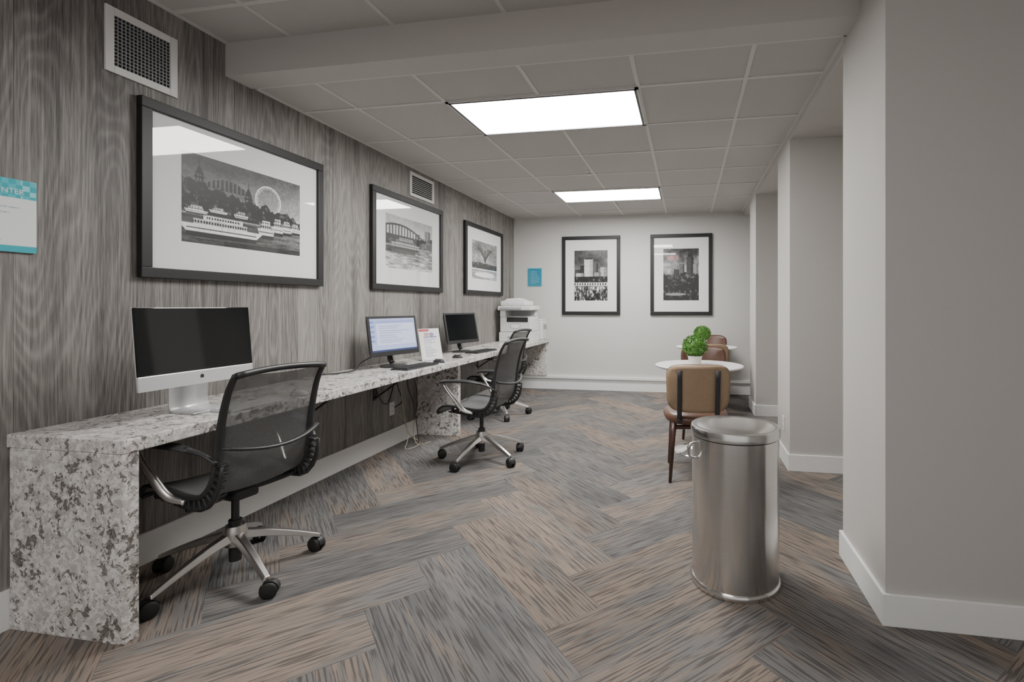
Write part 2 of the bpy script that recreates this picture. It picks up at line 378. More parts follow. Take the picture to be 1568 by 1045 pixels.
def ph_fountain():
    Hh,Ww=140,220;x,y=base(Hh,Ww); im=.62-.1*y+.5*(fbm(Hh,Ww,5,4)-.5)
    tr=foliage(Hh,Ww,10,16); tm=(y<.42+.1*tr); im[tm]=tr[tm]
    u=(x-.5)
    for R_ in (.10,.19,.28):
        for s in(-1,1):
            cv_=.38+.45*np.sqrt(np.clip(u*s/R_,0,1)); im[(np.abs(y-cv_)<.022)&(u*s>0)&(u*s<R_)]=.10
    im[(np.abs(u)<.02)&(y>.3)&(y<.80)]=.12
    im[((u/.3)**2+((y-.33)/.06)**2)<1]=.12
    wm=y<.26; w=.6+.4*(fbm(Hh,Ww,40,5)-.5); im[wm]=w[wm]; im[(np.abs(y-.26)<.015)]=.9
    im[((u/.4)**2+((y-.12)/.07)**2)<1]=.92
    return finish(im)
def ph_city():
    Hh,Ww=230,160;x,y=base(Hh,Ww); im=.58-.25*y+.4*(fbm(Hh,Ww,5,3)-.5)
    for a,b,t,v in ((.02,.2,.62,.30),(.30,.56,.82,.82),(.18,.30,.70,.2),(.56,.72,.74,.4),(.78,.95,.66,.70),(.05,.28,.55,.75),(.6,.8,.56,.6)): building(im,x,y,a,b,t,.3,v,-.35)
    rect(im,x,y,.33,.53,.82,.86,.25)
    tr=foliage(Hh,Ww,16,12); tm=(y<.48)&(y>.34); im[tm]=tr[tm]
    rect(im,x,y,0,1,.30,.36,.85); im[(y>.31)&(y<.345)&((np.floor(x*26)%2)==0)]=.2
    cr_=fbm(Hh,Ww,16,30,3); cm=y<.28; im[cm]=(.42+2.0*(cr_-.5))[cm]
    for k in range(40):
        cx=rng.random();cy=.02+.24*rng.random(); s_=.5+.7*(1-cy/.26)
        im[(((x-cx)/(.020*s_))**2+((y-cy)/(.04*s_))**2)<1]=.05+.2*rng.random()
        im[(((x-cx)/(.010*s_))**2+((y-cy-.045*s_)/(.010*s_))**2)<1]=.6
    return finish(im)
def ph_towers():
    Hh,Ww=230,160;x,y=base(Hh,Ww); im=.56-.3*y+.8*(fbm(Hh,Ww,5,3)-.42)
    for a,b,t,v in ((.66,.85,.84,.22),(.55,.66,.68,.68),(.3,.52,.60,.2),(.84,.98,.7,.5),(.12,.3,.5,.4),(.45,.6,.70,.35)): building(im,x,y,a,b,t,.2,v,.14)
    rect(im,x,y,.69,.82,.84,.88,.18)
    im[(np.abs(x-.72)<.008)&(y>.86)&(y<.96)]=.08; im[(np.abs(x-.79)<.008)&(y>.86)&(y<.96)]=.08
    tr=foliage(Hh,Ww,18,13); e=.42+.16*fbm(Hh,Ww,1,8)[0][None,:]; tm=(y<e)&(y>.1); im[tm]=tr[tm]
    tm=y<.12; im[tm]=(.3+.9*(tr-.3))[tm]; im[((x-.35)/.30)**2+((y-.12)/.025)**2<1]=.55
    return finish(im)
def srgb(im):
    im=np.clip(im,0,1)
    return im**2.2
def painted(name,im,o,U,V,mat,parent):
    if im.ndim==2: im=np.repeat(im[:,:,None],3,2)
    Hh,Ww=im.shape[:2]; o=np.array(o);U=np.array(U);V=np.array(V)
    yy,xx=np.mgrid[0:Hh,0:Ww]; co=o+ (xx/(Ww-1))[...,None]*U+(yy/(Hh-1))[...,None]*V
    idx=yy*Ww+xx; f=np.stack([idx[:-1,:-1],idx[:-1,1:],idx[1:,1:],idx[1:,:-1]],-1).reshape(-1,4)
    me=bpy.data.meshes.new(name); me.from_pydata(co.reshape(-1,3).tolist(),[],f.tolist())
    ca=me.color_attributes.new('Col','FLOAT_COLOR','POINT')
    c=np.ones((Hh*Ww,4),dtype=np.float32); c[:,:3]=srgb(im).reshape(-1,3); ca.data.foreach_set('color',c.ravel())
    me.materials.append(mat); ob=bpy.data.objects.new(name,me); COL.objects.link(ob)
    if parent: ob.parent=parent
    return ob
def obox(name,o,U,N,u0,u1,v0,v1,n0,n1,mat,parent,bevel=0):
    o=Vector(o);U=Vector(U);N=Vector(N);Z_=Vector((0,0,1))
    def p(u,v,n): return o+U*u+Z_*v+N*n
    vs=[p(u0,v0,n1),p(u1,v0,n1),p(u1,v0,n0),p(u0,v0,n0),p(u0,v1,n1),p(u1,v1,n1),p(u1,v1,n0),p(u0,v1,n0)]
    return mk(name,vs,BF,mat,parent,bevel=bevel)
def picture(loc,U,N,w,h,pw,ph,im,dz=0.0):
    e=empty('framed_photograph',loc); U=Vector(U);N=Vector(N);fw=.05;o=(0,0,0)
    D=.034
    obox('frame_bottom',o,U,N,-w/2,w/2,-h/2,-h/2+fw,.002,D,M['blackframe'],e,.003)
    obox('frame_top',o,U,N,-w/2,w/2,h/2-fw,h/2,.002,D,M['blackframe'],e,.003)
    obox('frame_side_a',o,U,N,-w/2,-w/2+fw,-h/2+fw,h/2-fw,.002,D,M['blackframe'],e,.003)
    obox('frame_side_b',o,U,N,w/2-fw,w/2,-h/2+fw,h/2-fw,.002,D,M['blackframe'],e,.003)
    obox('mat_board',o,U,N,-w/2+fw,w/2-fw,-h/2+fw,h/2-fw,.002,.016,M['matboard'],e)
    q=U*(-pw/2)+Vector((0,0,-ph/2+dz))+N*.0165
    painted('photo_print',im,q,U*pw,(0,0,ph),M['print'],e)
U=(0,1,0);N=(1,0,0)
picture((XL,2.49,1.82),U,N,1.18,.87,.78,.475,ph_river())
picture((XL,4.22,1.82),U,N,1.18,.87,.78,.475,ph_bridge())
picture((XL,5.94,1.82),U,N,1.18,.87,.78,.475,ph_fountain())
picture((-1.395,YF,1.69),(1,0,0),(0,-1,0),.87,1.16,.50,.74,ph_city())
picture((-.085,YF,1.69),(1,0,0),(0,-1,0),.87,1.16,.50,.74,ph_towers())

def vent(y0,y1,z0,z1,louver):
    e=empty('air_vent',(XL,(y0+y1)/2,(z0+z1)/2)); w=(y1-y0)/2;h=(z1-z0)/2;b=.035 if not louver else .03
    multibox('vent_frame',[((.001,-w,-h),(.012,-w+b,h)),((.001,w-b,-h),(.012,w,h)),((.001,-w+b,-h),(.012,w-b,-h+b)),((.001,-w+b,h-b),(.012,w-b,h))],M['whiteplastic'],e,bevel=.002)
    multibox('vent_back',[((.0005,-w+b,-h+b),(.002,w-b,h-b))],M['dark'],e)
    B=[]
    nz=14 if not louver else 9
    for k in range(1,nz):
        z=-h+b+(2*h-2*b)*k/nz; B.append(((.003,-w+b,z-.0016),(.009,w-b,z+.0016)))
    if not louver:
        for k in range(1,15):
            y=-w+b+(2*w-2*b)*k/15; B.append(((.003,y-.0014,-h+b),(.0085,y+.0014,h-b)))
    multibox('vent_grille',B,M['grayplastic'] if not louver else M['whiteplastic'],e)
vent(1.77,2.085,2.315,2.615,False); vent(4.22,4.66,2.295,2.525,True)

def sign_img():
    Hh,Ww=120,120;x,y=base(Hh,Ww); im=np.ones((Hh,Ww,3))*np.array([.93,.95,.95]); cy=np.array([.10,.68,.74])
    top=y>.74; im[top]=cy; ck=top&(x>.60)&(((np.floor(x*14)+np.floor(y*14))%2)==0); im[ck]=np.array([.30,.76,.81])
    ck=top&(x>.84)&(((np.floor(x*14)+np.floor(y*14))%3)==0); im[ck]=np.array([.55,.88,.90])
    im[y<.085]=cy
    r=rng.random(400)
    for yy0 in np.arange(.16,.66,.075):
        ln=(np.abs(y-yy0)<.008)&(x>.1)&(x<.55+.35*r[int(yy0*300)])&(r[(x*130).astype(int)]>.2); im[ln]=np.array([.65,.72,.76])
    return im
e=empty('wall_sign',(XL,1.392,1.60)); obox('acrylic_backing',(0,0,0),(0,1,0),(1,0,0),-.142,.142,-.142,.142,.002,.010,M['white'],e,.001)
painted('printed_face',sign_img(),(.0106,-.142,-.142),(0,.284,0),(0,0,.284),M['print'],e)
cu=bpy.data.curves.new('lettering','FONT'); cu.body='BUSINESS CENTER'; cu.size=.027; cu.extrude=.0004; cu.align_x='RIGHT'
to=bpy.data.objects.new('lettering',cu); COL.objects.link(to); to.parent=e; to.location=(.0112,.105,.086); to.rotation_euler=(math.pi/2,0,math.pi/2); cu.materials.append(M['white'])
def blue_img():
    Hh,Ww=90,70;x,y=base(Hh,Ww); im=np.ones((Hh,Ww,3))*np.array([.08,.50,.62]); r=rng.random(200)
    for y0 in np.arange(.12,.9,.09):
        ln=(np.abs(y-y0)<.018)&(x>.12)&(x<.6+.3*r[int(y0*150)])&(r[(x*90).astype(int)]>.25); im[ln]=np.array([.45,.72,.8])
    return im
e=empty('notice_board_sign',(-2.256,YF,1.675)); obox('acrylic_backing',(0,0,0),(1,0,0),(0,-1,0),-.108,.108,-.135,.135,.001,.012,M['cyan'],e,.001)
painted('printed_face',blue_img(),(-.10,-.0126,-.125),(.2,0,0),(0,0,.25),M['print'],e)

def outlet(loc,N,name='wall_outlet'):
    e=empty(name,loc); N=Vector(N);U=Vector((N.y*-1,N.x,0))
    obox('cover_plate',(0,0,0),U,N,-.036,.036,-.058,.058,.0005,.007,M['whiteplastic'],e,.002)
    for s in(-1,1):
        obox('receptacle',(0,0,0),U,N,-.017,.017,s*.022-.014,s*.022+.014,.006,.009,M['whiteplastic'],e,.002)
        obox('slots',(0,0,0),U,N,-.008,-.006,s*.022-.006,s*.022+.006,.0085,.0095,M['dark'],e); obox('slots',(0,0,0),U,N,.006,.008,s*.022-.006,s*.022+.006,.0085,.0095,M['dark'],e)
outlet((XR,4.10,.305),(-1,0,0)); outlet((XL,3.94,.33),(1,0,0))
e=empty('exit_sign',(-.42,-.5,2.66)); multibox('housing',[((-.15,-.02,-.09),(.15,.02,.083))],M['whiteplastic'],e,.005)
cu=bpy.data.curves.new('exit_letters','FONT'); cu.body='EXIT'; cu.size=.15; cu.extrude=.001; cu.align_x='CENTER'
to=bpy.data.objects.new('exit_letters',cu); COL.objects.link(to); to.parent=e; to.location=(0,.0215,-.055); to.rotation_euler=(math.pi/2,0,math.pi); cu.materials.append(M['red'])

# ------------------------------------------------------------------ desk
XD=-2.035; HD=.752
e=empty('granite_desk',(0,0,0))
bx('desk_top',(XL+.001,1.45,HD-.052),(XD,YF-.001,HD),M['granite'],e,bevel=.004,center=False)
bx('end_panel',(XL+.018,1.45,.0),(XD,1.505,HD-.052),M['granite'],e,bevel=.003,center=False)
bx('middle_panel',(XL+.018,4.33,.0),(-2.15,4.385,HD-.052),M['granite'],e,bevel=.003,center=False)
bx('far_panel',(XL+.02,YF-.06,.202),(XD-.03,YF-.003,HD-.052),M['granite'],e,bevel=.003,center=False)
for yb in (2.9,3.7,5.75):
    multibox('support_bracket',[((XL+.001,yb-.02,.45),(XL+.008,yb+.02,HD-.053)),((XL+.001,yb-.02,HD-.06),(-2.2,yb+.02,HD-.052))],M['black'],e)
    tube('bracket_brace',[(XL+.01,yb,.47),(-2.25,yb,HD-.058)],.007,M['black'],e,8)

# ------------------------------------------------------------------ computers
def keyboard(loc,rot,light,w=.40,d=.13,name='keyboard'):
    e=empty(name,loc,rot); bm_=M['alubright'] if light else M['black']; km=M['whiteplastic'] if light else M['rubber']
    bx('keyboard_body',(-w/2,-d/2,0),(w/2,d/2,.012),bm_,e,bevel=.004)
    B=[]; nx=18 if not light else 14
    for r in range(5):
        for c_ in range(nx):
            x0=-w/2+.01+(w-.02)*c_/nx; y0=-d/2+.01+(d-.02)*r/5
            B.append(((x0+.001,y0+.0015,.012),(x0+(w-.02)/nx-.002,y0+(d-.02)/5-.002,.017)))
    multibox('keys',B,km,e); return e
def mouse(loc,rot,mt):
    e=empty('computer_mouse',loc,rot)
    vs=[];fs=[];n=16;m_=6
    for i in range(m_+1):
        ph=math.pi/2*i/m_
        for j in range(n):
            a=2*math.pi*j/n; vs.append((.032*math.cos(a)*math.cos(ph),.055*math.sin(a)*math.cos(ph),.001+.03*math.sin(ph)**.8))
    for i in range(m_):
        for j in range(n): fs.append((i*n+j,i*n+(j+1)%n,(i+1)*n+(j+1)%n,(i+1)*n+j))
    fs.append(tuple(range(n))[::-1]); mk('mouse_shell',vs,fs,mt,e,smooth=True)
    bx('scroll_wheel',(-.003,.02,.024),(.003,.035,.031),M['rubber'],e)
def desktop_alu(loc,rot):
    e=empty('desktop_computer',loc,rot); w=.27
    z0,z1=.128,.488; zc=.193
    def X(z): return (z-z0)*-.09
    def slab(name,za,zb,x0,x1,mt,hw=w,bev=.003):
        vs=[]
        for z in(za,zb):
            for (xx,yy) in((x0,-hw),(x1,-hw),(x1,hw),(x0,hw)): vs.append((X(z)+xx,yy,z))
        return mk(name,vs,BF,mt,e,bevel=bev)
    slab('chin',z0,zc,-.010,.002,M['alubright']); slab('display_glass',zc,z1,-.006,.002,M['glassblack'])
    slab('display_rim',zc,z1,-.010,-.006,M['alubright'])
    vs=[];fs=[];n=14
    for i in range(n+1):
        for j in range(n+1):
            u=i/n*2-1;v=j/n*2-1; d=.045*(1-u*u)*(1-v*v); z=(z0+z1)/2+v*(z1-z0)/2*.98
            vs.append((X(z)-.010-d,u*w*.98,z))
    for i in range(n):
        for j in range(n): a=i*(n+1)+j; fs.append((a,a+1,a+n+2,a+n+1))
    mk('back_shell',vs,fs,M['alubright'],e,smooth=True)
    P=[(-.045,0,.28),(-.075,0,.20),(-.08,0,.06),(-.07,0,.012),(-.03,0,.005),(.065,0,.004)]
    Q=cr(P,6); vs=[];fs=[]
    for p in Q:
        for s in(-1,1): vs.append((p.x,s*.09,p.z)); 
    for i in range(len(Q)-1): fs.append((2*i,2*i+1,2*i+3,2*i+2))
    st=mk('stand',vs,fs,M['alubright'],e,smooth=True); sm=st.modifiers.new('s','SOLIDIFY'); sm.thickness=.006; sm.offset=0
    vs=[(X(.162)+.0026,.010*math.cos(a)*(1-.12*math.cos(2*a)),.162+.011*math.sin(a)) for a in np.linspace(0,2*math.pi,20,endpoint=False)]
    mk('emblem',vs,[tuple(range(20))],M['black'],e)
desktop_alu((-2.265,1.945,HD),-.02)
keyboard((-2.125,2.06,HD),math.pi/2-.03,True,.30,.12)
mouse((-2.11,2.36,HD),1.5,M['whiteplastic'])
def desk_img():
    Hh,Ww=80,120;x,y=base(Hh,Ww); im=np.ones((Hh,Ww,3))*np.array([.72,.76,.93]); im[y>.1]*=(1-.06*y[y>.1])[:,None]
    im[(x>.12)&(x<.97)&(y>.2)&(y<.93)]=np.array([.84,.86,.97]); im[(x>.12)&(x<.97)&(y>.86)&(y<.93)]=np.array([.60,.64,.85])
    r=rng.random(300)
    for y0 in np.arange(.28,.82,.07):
        im[(np.abs(y-y0)<.012)&(x>.18)&(x<.45+.4*r[int(y0*200)])]=np.array([.62,.66,.82])
    im[y<.06]=np.array([.2,.25,.4]); im[(x<.08)&(y>.3)&((np.floor(y*14)%2)==0)]=np.array([.5,.55,.8]); return im
def monitor(loc,rot,lit,w=.50,h=.32,tilt=.16):
    e=empty('computer_monitor',loc,rot); z0=.095
    ct,st=math.cos(tilt),math.sin(tilt)
    def P(x,y,z): return (x*ct-z*st,y,z0+x*st+z*ct)
    def slab(name,x0,x1,y0,y1,za,zb,mt,bev=.004):
        vs=[P(x,y,z) for z in(za,zb) for x,y in((x0,y0),(x1,y0),(x1,y1),(x0,y1))]
        return mk(name,vs,BF,mt,e,bevel=bev)
    slab('housing',-.045,-.006,-w/2+.02,w/2-.02,.02,h-.02,M['black'],.012)
    slab('bezel',-.012,.0,-w/2,w/2,0,h,M['black'])
    a=P(.0012,-w/2+.022,.035); b=P(.0012,w/2-.022,.035); c_=P(.0012,-w/2+.022,h-.02)
    if lit: painted('screen',desk_img(),a,tuple(np.array(b)-np.array(a)),tuple(np.array(c_)-np.array(a)),M['screen'],e)
    else: slab('screen',.0,.0012,-w/2+.022,w/2-.022,.035,h-.02,M['glassblack'],0)
    tube('neck',cr([(-.06,0,.22),(-.085,0,.14),(-.07,0,.06),(-.05,0,.03)],6),.018,M['black'],e,12,1.3,(0,1,0))
    lathe('stand_base',[(0,0),(.105,0),(.105,.008),(.09,.014),(0,.016)],M['black'],e,32,center=(-.03,0,0))
monitor((-2.32,3.60,HD+.001),-.24,True); keyboard((-2.15,3.60,HD),math.pi/2-.08,False,.42,.15); mouse((-2.13,3.93,HD),1.5,M['black'])
monitor((-2.34,4.86,HD+.001),-.30,False,.47,.33,.2); keyboard((-2.17,4.92,HD),math.pi/2-.1,False,.42,.15); mouse((-2.14,4.30,HD),1.4,M['black'])
def flyer():
    Hh,Ww=90,64;x,y=base(Hh,Ww); im=np.ones((Hh,Ww,3))*.95; r=rng.random(300)
    im[(y>.93)&(x<.5)]=np.array([.75,.35,.4]); im[(x>.2)&(x<.85)&(y>.72)&(y<.76)]=np.array([.50,.45,.65])
    im[(((x-.35)/.13)**2+((y-.83)/.06)**2)<1]=np.array([.8,.65,.62]); im[(((x-.6)/.13)**2+((y-.82)/.06)**2)<1]=np.array([.6,.56,.72])
    for y0 in np.arange(.12,.68,.055):
        im[(np.abs(y-y0)<.01)&(x>.2)&(x<.5+.3*r[int(y0*300)])]=np.array([.65,.65,.75])
    return im
e=empty('brochure_stand',(-2.27,4.08,HD),-.45)
def BS(x,y,z): return (x-z*.25,y,z)
vs=[BS(x,y,z) for z in(.002,.285) for x,y in((-.002,-.108),(.002,-.108),(.002,.108),(-.002,.108))]
mk('back_plate',vs,BF,M['white'],e)
a=np.array(BS(.003,-.105,.006));painted('flyer',flyer(),a,(0,.21,0),np.array(BS(.003,-.105,.28))-a,M['print'],e)
multibox('foot',[((-.09,-.108,0),(.03,.108,.003)),((.027,-.108,.003),(.03,.108,.02))],M['acrylic'],e)
mk('prop',[(-.072,-.1,.285),(-.072,.1,.285),(-.09,.1,.003),(-.09,-.1,.003)],[(0,1,2,3)],M['acrylic'],e)

e=empty('multifunction_printer',(0,0,0))
Wp=M['whiteplastic'];G=M['grayplastic']
def B_(n,lo,hi,mt,bv=.008): return bx(n,lo,hi,mt,e,bevel=bv,center=False)
B_('paper_cassette',(-2.53,6.30,HD),(-2.07,6.68,HD+.13),Wp)
B_('cassette_handle',(-2.40,6.293,HD+.05),(-2.2,6.30,HD+.075),G,.002)
B_('main_body',(-2.52,6.31,HD+.133),(-2.08,6.68,HD+.34),Wp,.012)
B_('output_recess',(-2.42,6.304,HD+.27),(-2.12,6.315,HD+.335),M['dark'],.002)
B_('support_wall',(-2.52,6.31,HD+.34),(-2.44,6.68,HD+.43),Wp)
B_('support_back',(-2.50,6.58,HD+.34),(-2.10,6.68,HD+.43),Wp)
B_('output_tray',(-2.46,6.32,HD+.342),(-2.09,6.6,HD+.352),G,.002)
B_('scanner_body',(-2.54,6.27,HD+.43),(-2.07,6.69,HD+.49),Wp,.01)
B_('document_feeder',(-2.53,6.34,HD+.492),(-2.16,6.69,HD+.56),Wp,.02)
vs=[(-2.50,6.40,HD+.562),(-2.2,6.40,HD+.562),(-2.2,6.66,HD+.562),(-2.5,6.66,HD+.562),(-2.47,6.43,HD+.59),(-2.30,6.43,HD+.60),(-2.30,6.64,HD+.60),(-2.47,6.64,HD+.59)]
mk('feeder_lid',vs,BF,Wp,e,bevel=.01)
vs=[(-2.5,6.24,HD+.44),(-2.2,6.24,HD+.44),(-2.2,6.29,HD+.435),(-2.5,6.29,HD+.435),(-2.5,6.24,HD+.455),(-2.2,6.24,HD+.455),(-2.2,6.30,HD+.492),(-2.5,6.30,HD+.492)]
mk('control_panel',vs,BF,G,e,bevel=.003)
vs=[(-2.30+.075*math.cos(a),6.3065,HD+.215+.035*math.sin(a)) for a in np.linspace(0,2*math.pi,28,endpoint=False)]
mk('round_label_border',vs,[tuple(range(28))],G,e)
vs=[(-2.30+.068*math.cos(a),6.3055,HD+.215+.029*math.sin(a)) for a in np.linspace(0,2*math.pi,28,endpoint=False)]
mk('round_label',vs,[tuple(range(28))],M['white'],e)
e=empty('desktop_printer',(0,0,0))
B_('body',(-2.40,6.74,HD),(-2.05,6.98,HD+.27),Wp,.015); B_('top_lid',(-2.38,6.76,HD+.27),(-2.07,6.97,HD+.30),Wp,.012)
B_('paper_slot',(-2.36,6.735,HD+.12),(-2.12,6.742,HD+.16),M['dark'],.001); B_('paper_tray',(-2.34,6.70,HD+.001),(-2.13,6.76,HD+.03),G,.003)
B_('side_panel',(-2.052,6.80,HD+.15),(-2.046,6.94,HD+.22),G,.001)

e=empty('power_cables',(0,0,0))
def cable(pts,r,mt): tube('cable',cr(pts,8),r,mt,e,6)
cable([(XL+.03,3.94,.34),(-2.50,3.96,.40),(-2.48,3.86,.55),(-2.46,3.80,.69)],.005,M['black'])
cable([(XL+.03,3.94,.31),(-2.48,3.98,.20),(-2.44,3.95,.06),(-2.40,3.85,.006),(-2.35,3.95,.006),(-2.42,4.10,.006),(-2.47,4.0,.12),(-2.47,3.9,.5),(-2.47,3.92,.69)],.004,M['cableY'])
cable([(-2.45,4.05,.69),(-2.42,4.10,.40),(-2.44,4.05,.15),(-2.38,4.0,.007),(-2.30,4.1,.006)],.004,M['cableY'])
cable([(-2.5,3.55,.69),(-2.48,3.6,.50),(-2.50,3.75,.42),(-2.5,3.85,.6),(-2.5,3.9,.69)],.005,M['black'])
cable([(-2.35,3.80,.69),(-2.33,3.78,.55),(-2.36,3.9,.42),(-2.4,4.02,.22),(-2.36,4.0,.02)],.004,M['black'])
cable([(-2.5,1.70,.69),(-2.46,1.68,.42),(-2.36,1.66,.30),(-2.33,1.62,.16),(-2.42,1.60,.006)],.005,M['grayplastic'])
e=empty('monitor_cable',(0,0,0))
cable([(-2.41,3.52,HD+.12),(-2.47,3.38,HD+.06),(-2.45,3.25,HD+.011),(-2.52,3.05,HD+.009),(-2.57,3.1,HD+.009)],.005,M['black'])

# ------------------------------------------------------------------ office chair (faces local -x)
def office_chair(loc,rot,base_rot):
    e=empty('office_chair',loc,rot)
    prof=cr([(-.255,0,.405),(-.235,0,.438),(-.18,0,.458),(-.06,0,.452),(.06,0,.438),(.145,0,.448),(.195,0,.50),(.215,0,.58),(.225,0,.68),(.245,0,.79),(.275,0,.89),(.315,0,.962)],6)
    n=len(prof); L=len(prof)-1
    def hw(i):
        s=i/L; return .225+.012*math.sin(math.pi*min(1,s*1.6))-.018*s
    nor=[]
    for i in range(n):
        t_=(prof[min(i+1,n-1)]-prof[max(i-1,0)]).normalized(); nor.append(Vector((-t_.z,0,t_.x)))
    m_=12;vs=[];fs=[]
    for i,p in enumerate(prof):
        for j in range(m_+1):
            t_=j/m_*2-1; q=p+nor[i]*(.026*(t_*t_-1)+.012); vs.append((q.x,t_*hw(i),q.z))
    for i in range(n-1):
        for j in range(m_): a=i*(m_+1)+j; fs.append((a,a+1,a+m_+2,a+m_+1))
    mk('mesh_sling',vs,fs,M['mesh'],e,smooth=True)
    for s in(-1,1):
        P=[Vector((p.x,s*hw(i),p.z))+nor[i]*.008 for i,p in enumerate(prof)]
        tube('side_rail',P,[.011,.015,.018,.022,.020,.017,.014],M['black'],e,8,.6,(0,0,1))
        for i in range(15,44,2):
            p=prof[i]-nor[i]*.018; y=s*(hw(i)-.002); tt=(prof[i+1]-prof[i-1]).normalized()
            a_=tt*.006; b_=nor[i]*.022; c_=Vector((0,.015,0)); o=Vector((p.x,y,p.z))
            v=[o+sx*c_+sy*b_+sz*a_ for sz in(-1,1) for sx,sy in((-1,-1),(1,-1),(1,1),(-1,1))]
            mk('spine_rib',v,BF,M['black'],e,bevel=.002,seg=1)
        Q=[prof[i]-nor[i]*.038 for i in range(13,46,3)]
        tube('outer_spine',[Vector((q.x,s*(.225),q.z)) for q in Q],[.006,.011,.014,.011,.006],M['black'],e,8)
    top=[Vector((.315-.014*(1-t_*t_)+.0,t_*hw(L),.962+.012*(1-t_*t_))) for t_ in np.linspace(-1,1,13)]
    tube('top_rail',top,.014,M['black'],e,8)
    tube('front_rail',[Vector((-.255-.006*(1-t_*t_),t_*hw(0),.405)) for t_ in np.linspace(-1,1,9)],.010,M['black'],e,8)
    tube('lumbar_brace',[Vector((.245+.058*(1-t_*t_),t_*.222,.665-.035*(1-t_*t_))) for t_ in np.linspace(-1,1,15)],.014,M['black'],e,8,.6)
    for s in(-1,1):
        tube('seat_yoke',cr([(0,0,.385),(.03,s*.10,.385),(.06,s*.19,.395),(.10,s*.225,.415)],6),[.024,.018,.016],M['black'],e,8,.7)
        tube('seat_yoke_front',cr([(0,0,.385),(-.06,s*.10,.39),(-.10,s*.20,.415),(-.11,s*.225,.435)],6),[.022,.015,.013],M['black'],e,8,.7)
        tube('arm_strut',cr([(.05,s*.235,.425),(-.02,s*.262,.45),(-.08,s*.282,.53),(-.135,s*.292,.60),(-.165,s*.293,.648)],6),[.016,.018,.017,.014,.013],M['alu'],e,8,.55,(1,0,0))
        tube('arm_pad',cr([(-.195,s*.292,.655),(-.15,s*.292,.668),(-.03,s*.288,.672),(.06,s*.278,.668),(.12,s*.26,.655)],6),[.020,.034,.036,.032,.020],M['black'],e,12,.36,(0,0,1))
        tube('arm_return',cr([(.10,s*.266,.660),(.17,s*.245,.638),(.225,s*.225,.60)],6),[.018,.012,.012],M['black'],e,8,.6)
    bx('tilt_mechanism',(-.07,-.06,.355),(.08,.06,.40),M['black'],e,bevel=.015)
    tube('height_lever',[(0,-.05,.375),(0,-.16,.37),(-.005,-.20,.368)],[.005,.005,.009],M['black'],e,8)
    lathe('gas_lift',[(0,.06),(.025,.06),(.027,.16),(.027,.25),(.016,.25),(.016,.37),(0,.37)],M['black'],e,20)
    lathe('base_hub',[(.028,.125),(.045,.135),(.050,.19),(.040,.225),(.028,.225)],M['alu'],e,24)
    for k in range(5):
        a=base_rot-rot+2*math.pi*k/5; d=Vector((math.cos(a),math.sin(a),0)); q=Vector((-d.y,d.x,0))
        P=cr([d*.03+Vector((0,0,.185)),d*.12+Vector((0,0,.165)),d*.24+Vector((0,0,.125)),d*.345+Vector((0,0,.083))],5)
        vs=[];fs=[]
        for i,p in enumerate(P):
            s_=i/(len(P)-1); w=.028-.011*s_; h=.026-.014*s_
            vs+=[p-q*w+Vector((0,0,-h)),p+q*w+Vector((0,0,-h)),p+q*w*.6+Vector((0,0,h*.5)),p-q*w*.6+Vector((0,0,h*.5))]
        for i in range(len(P)-1):
            for j in range(4): fs.append((4*i+j,4*i+(j+1)%4,4*i+4+(j+1)%4,4*i+4+j))
        fs+=[(3,2,1,0),tuple(4*(len(P)-1)+j for j in range(4))]
        mk('base_spoke',vs,fs,M['alu'],e,bevel=.004)
        c_=d*.338
        sw=a+.9+k*1.3; f=Vector((math.cos(sw),math.sin(sw),0)); g_=Vector((-f.y,f.x,0)); wc=c_+f*.012
        tube('caster_stem',[c_+Vector((0,0,.085)),c_+Vector((0,0,.05))],.008,M['black'],e,8)
        for s in(-1,1):
            vs=[];fs=[];nn=20
            prof2=[(.0,.0),(.028,.0),(.034,.004),(.034,.019),(.028,.023),(0,.023)]
            for i in range(nn):
                an=2*math.pi*i/nn
                for r,w in prof2: vs.append(wc+f*(r*math.cos(an))+Vector((0,0,.034+r*math.sin(an)))+g_*s*(.005+w))
            kk=len(prof2)
            for i in range(nn):
                j=(i+1)%nn
                for u in range(kk-1): fs.append((i*kk+u,j*kk+u,j*kk+u+1,i*kk+u+1))
            mk('caster_wheel',vs,fs,M['rubber'],e,smooth=True)
        vs=[];fs=[];nn=10
        for i in range(nn+1):
            an=math.pi*i/nn
            for s in(-1,1): vs.append(wc+f*(.037*math.cos(an))+Vector((0,0,.035+.037*math.sin(an)))+g_*s*.014)
        for i in range(nn): fs.append((2*i,2*i+1,2*i+3,2*i+2))
        mk('caster_hood',vs,fs,M['black'],e,smooth=True)
R=math.radians
office_chair((-2.08,1.943,0),R(-9),R(-24.6))
office_chair((-1.65,3.74,0),R(-4),R(44.6))
office_chair((-2.12,5.25,0),R(-6),R(20))

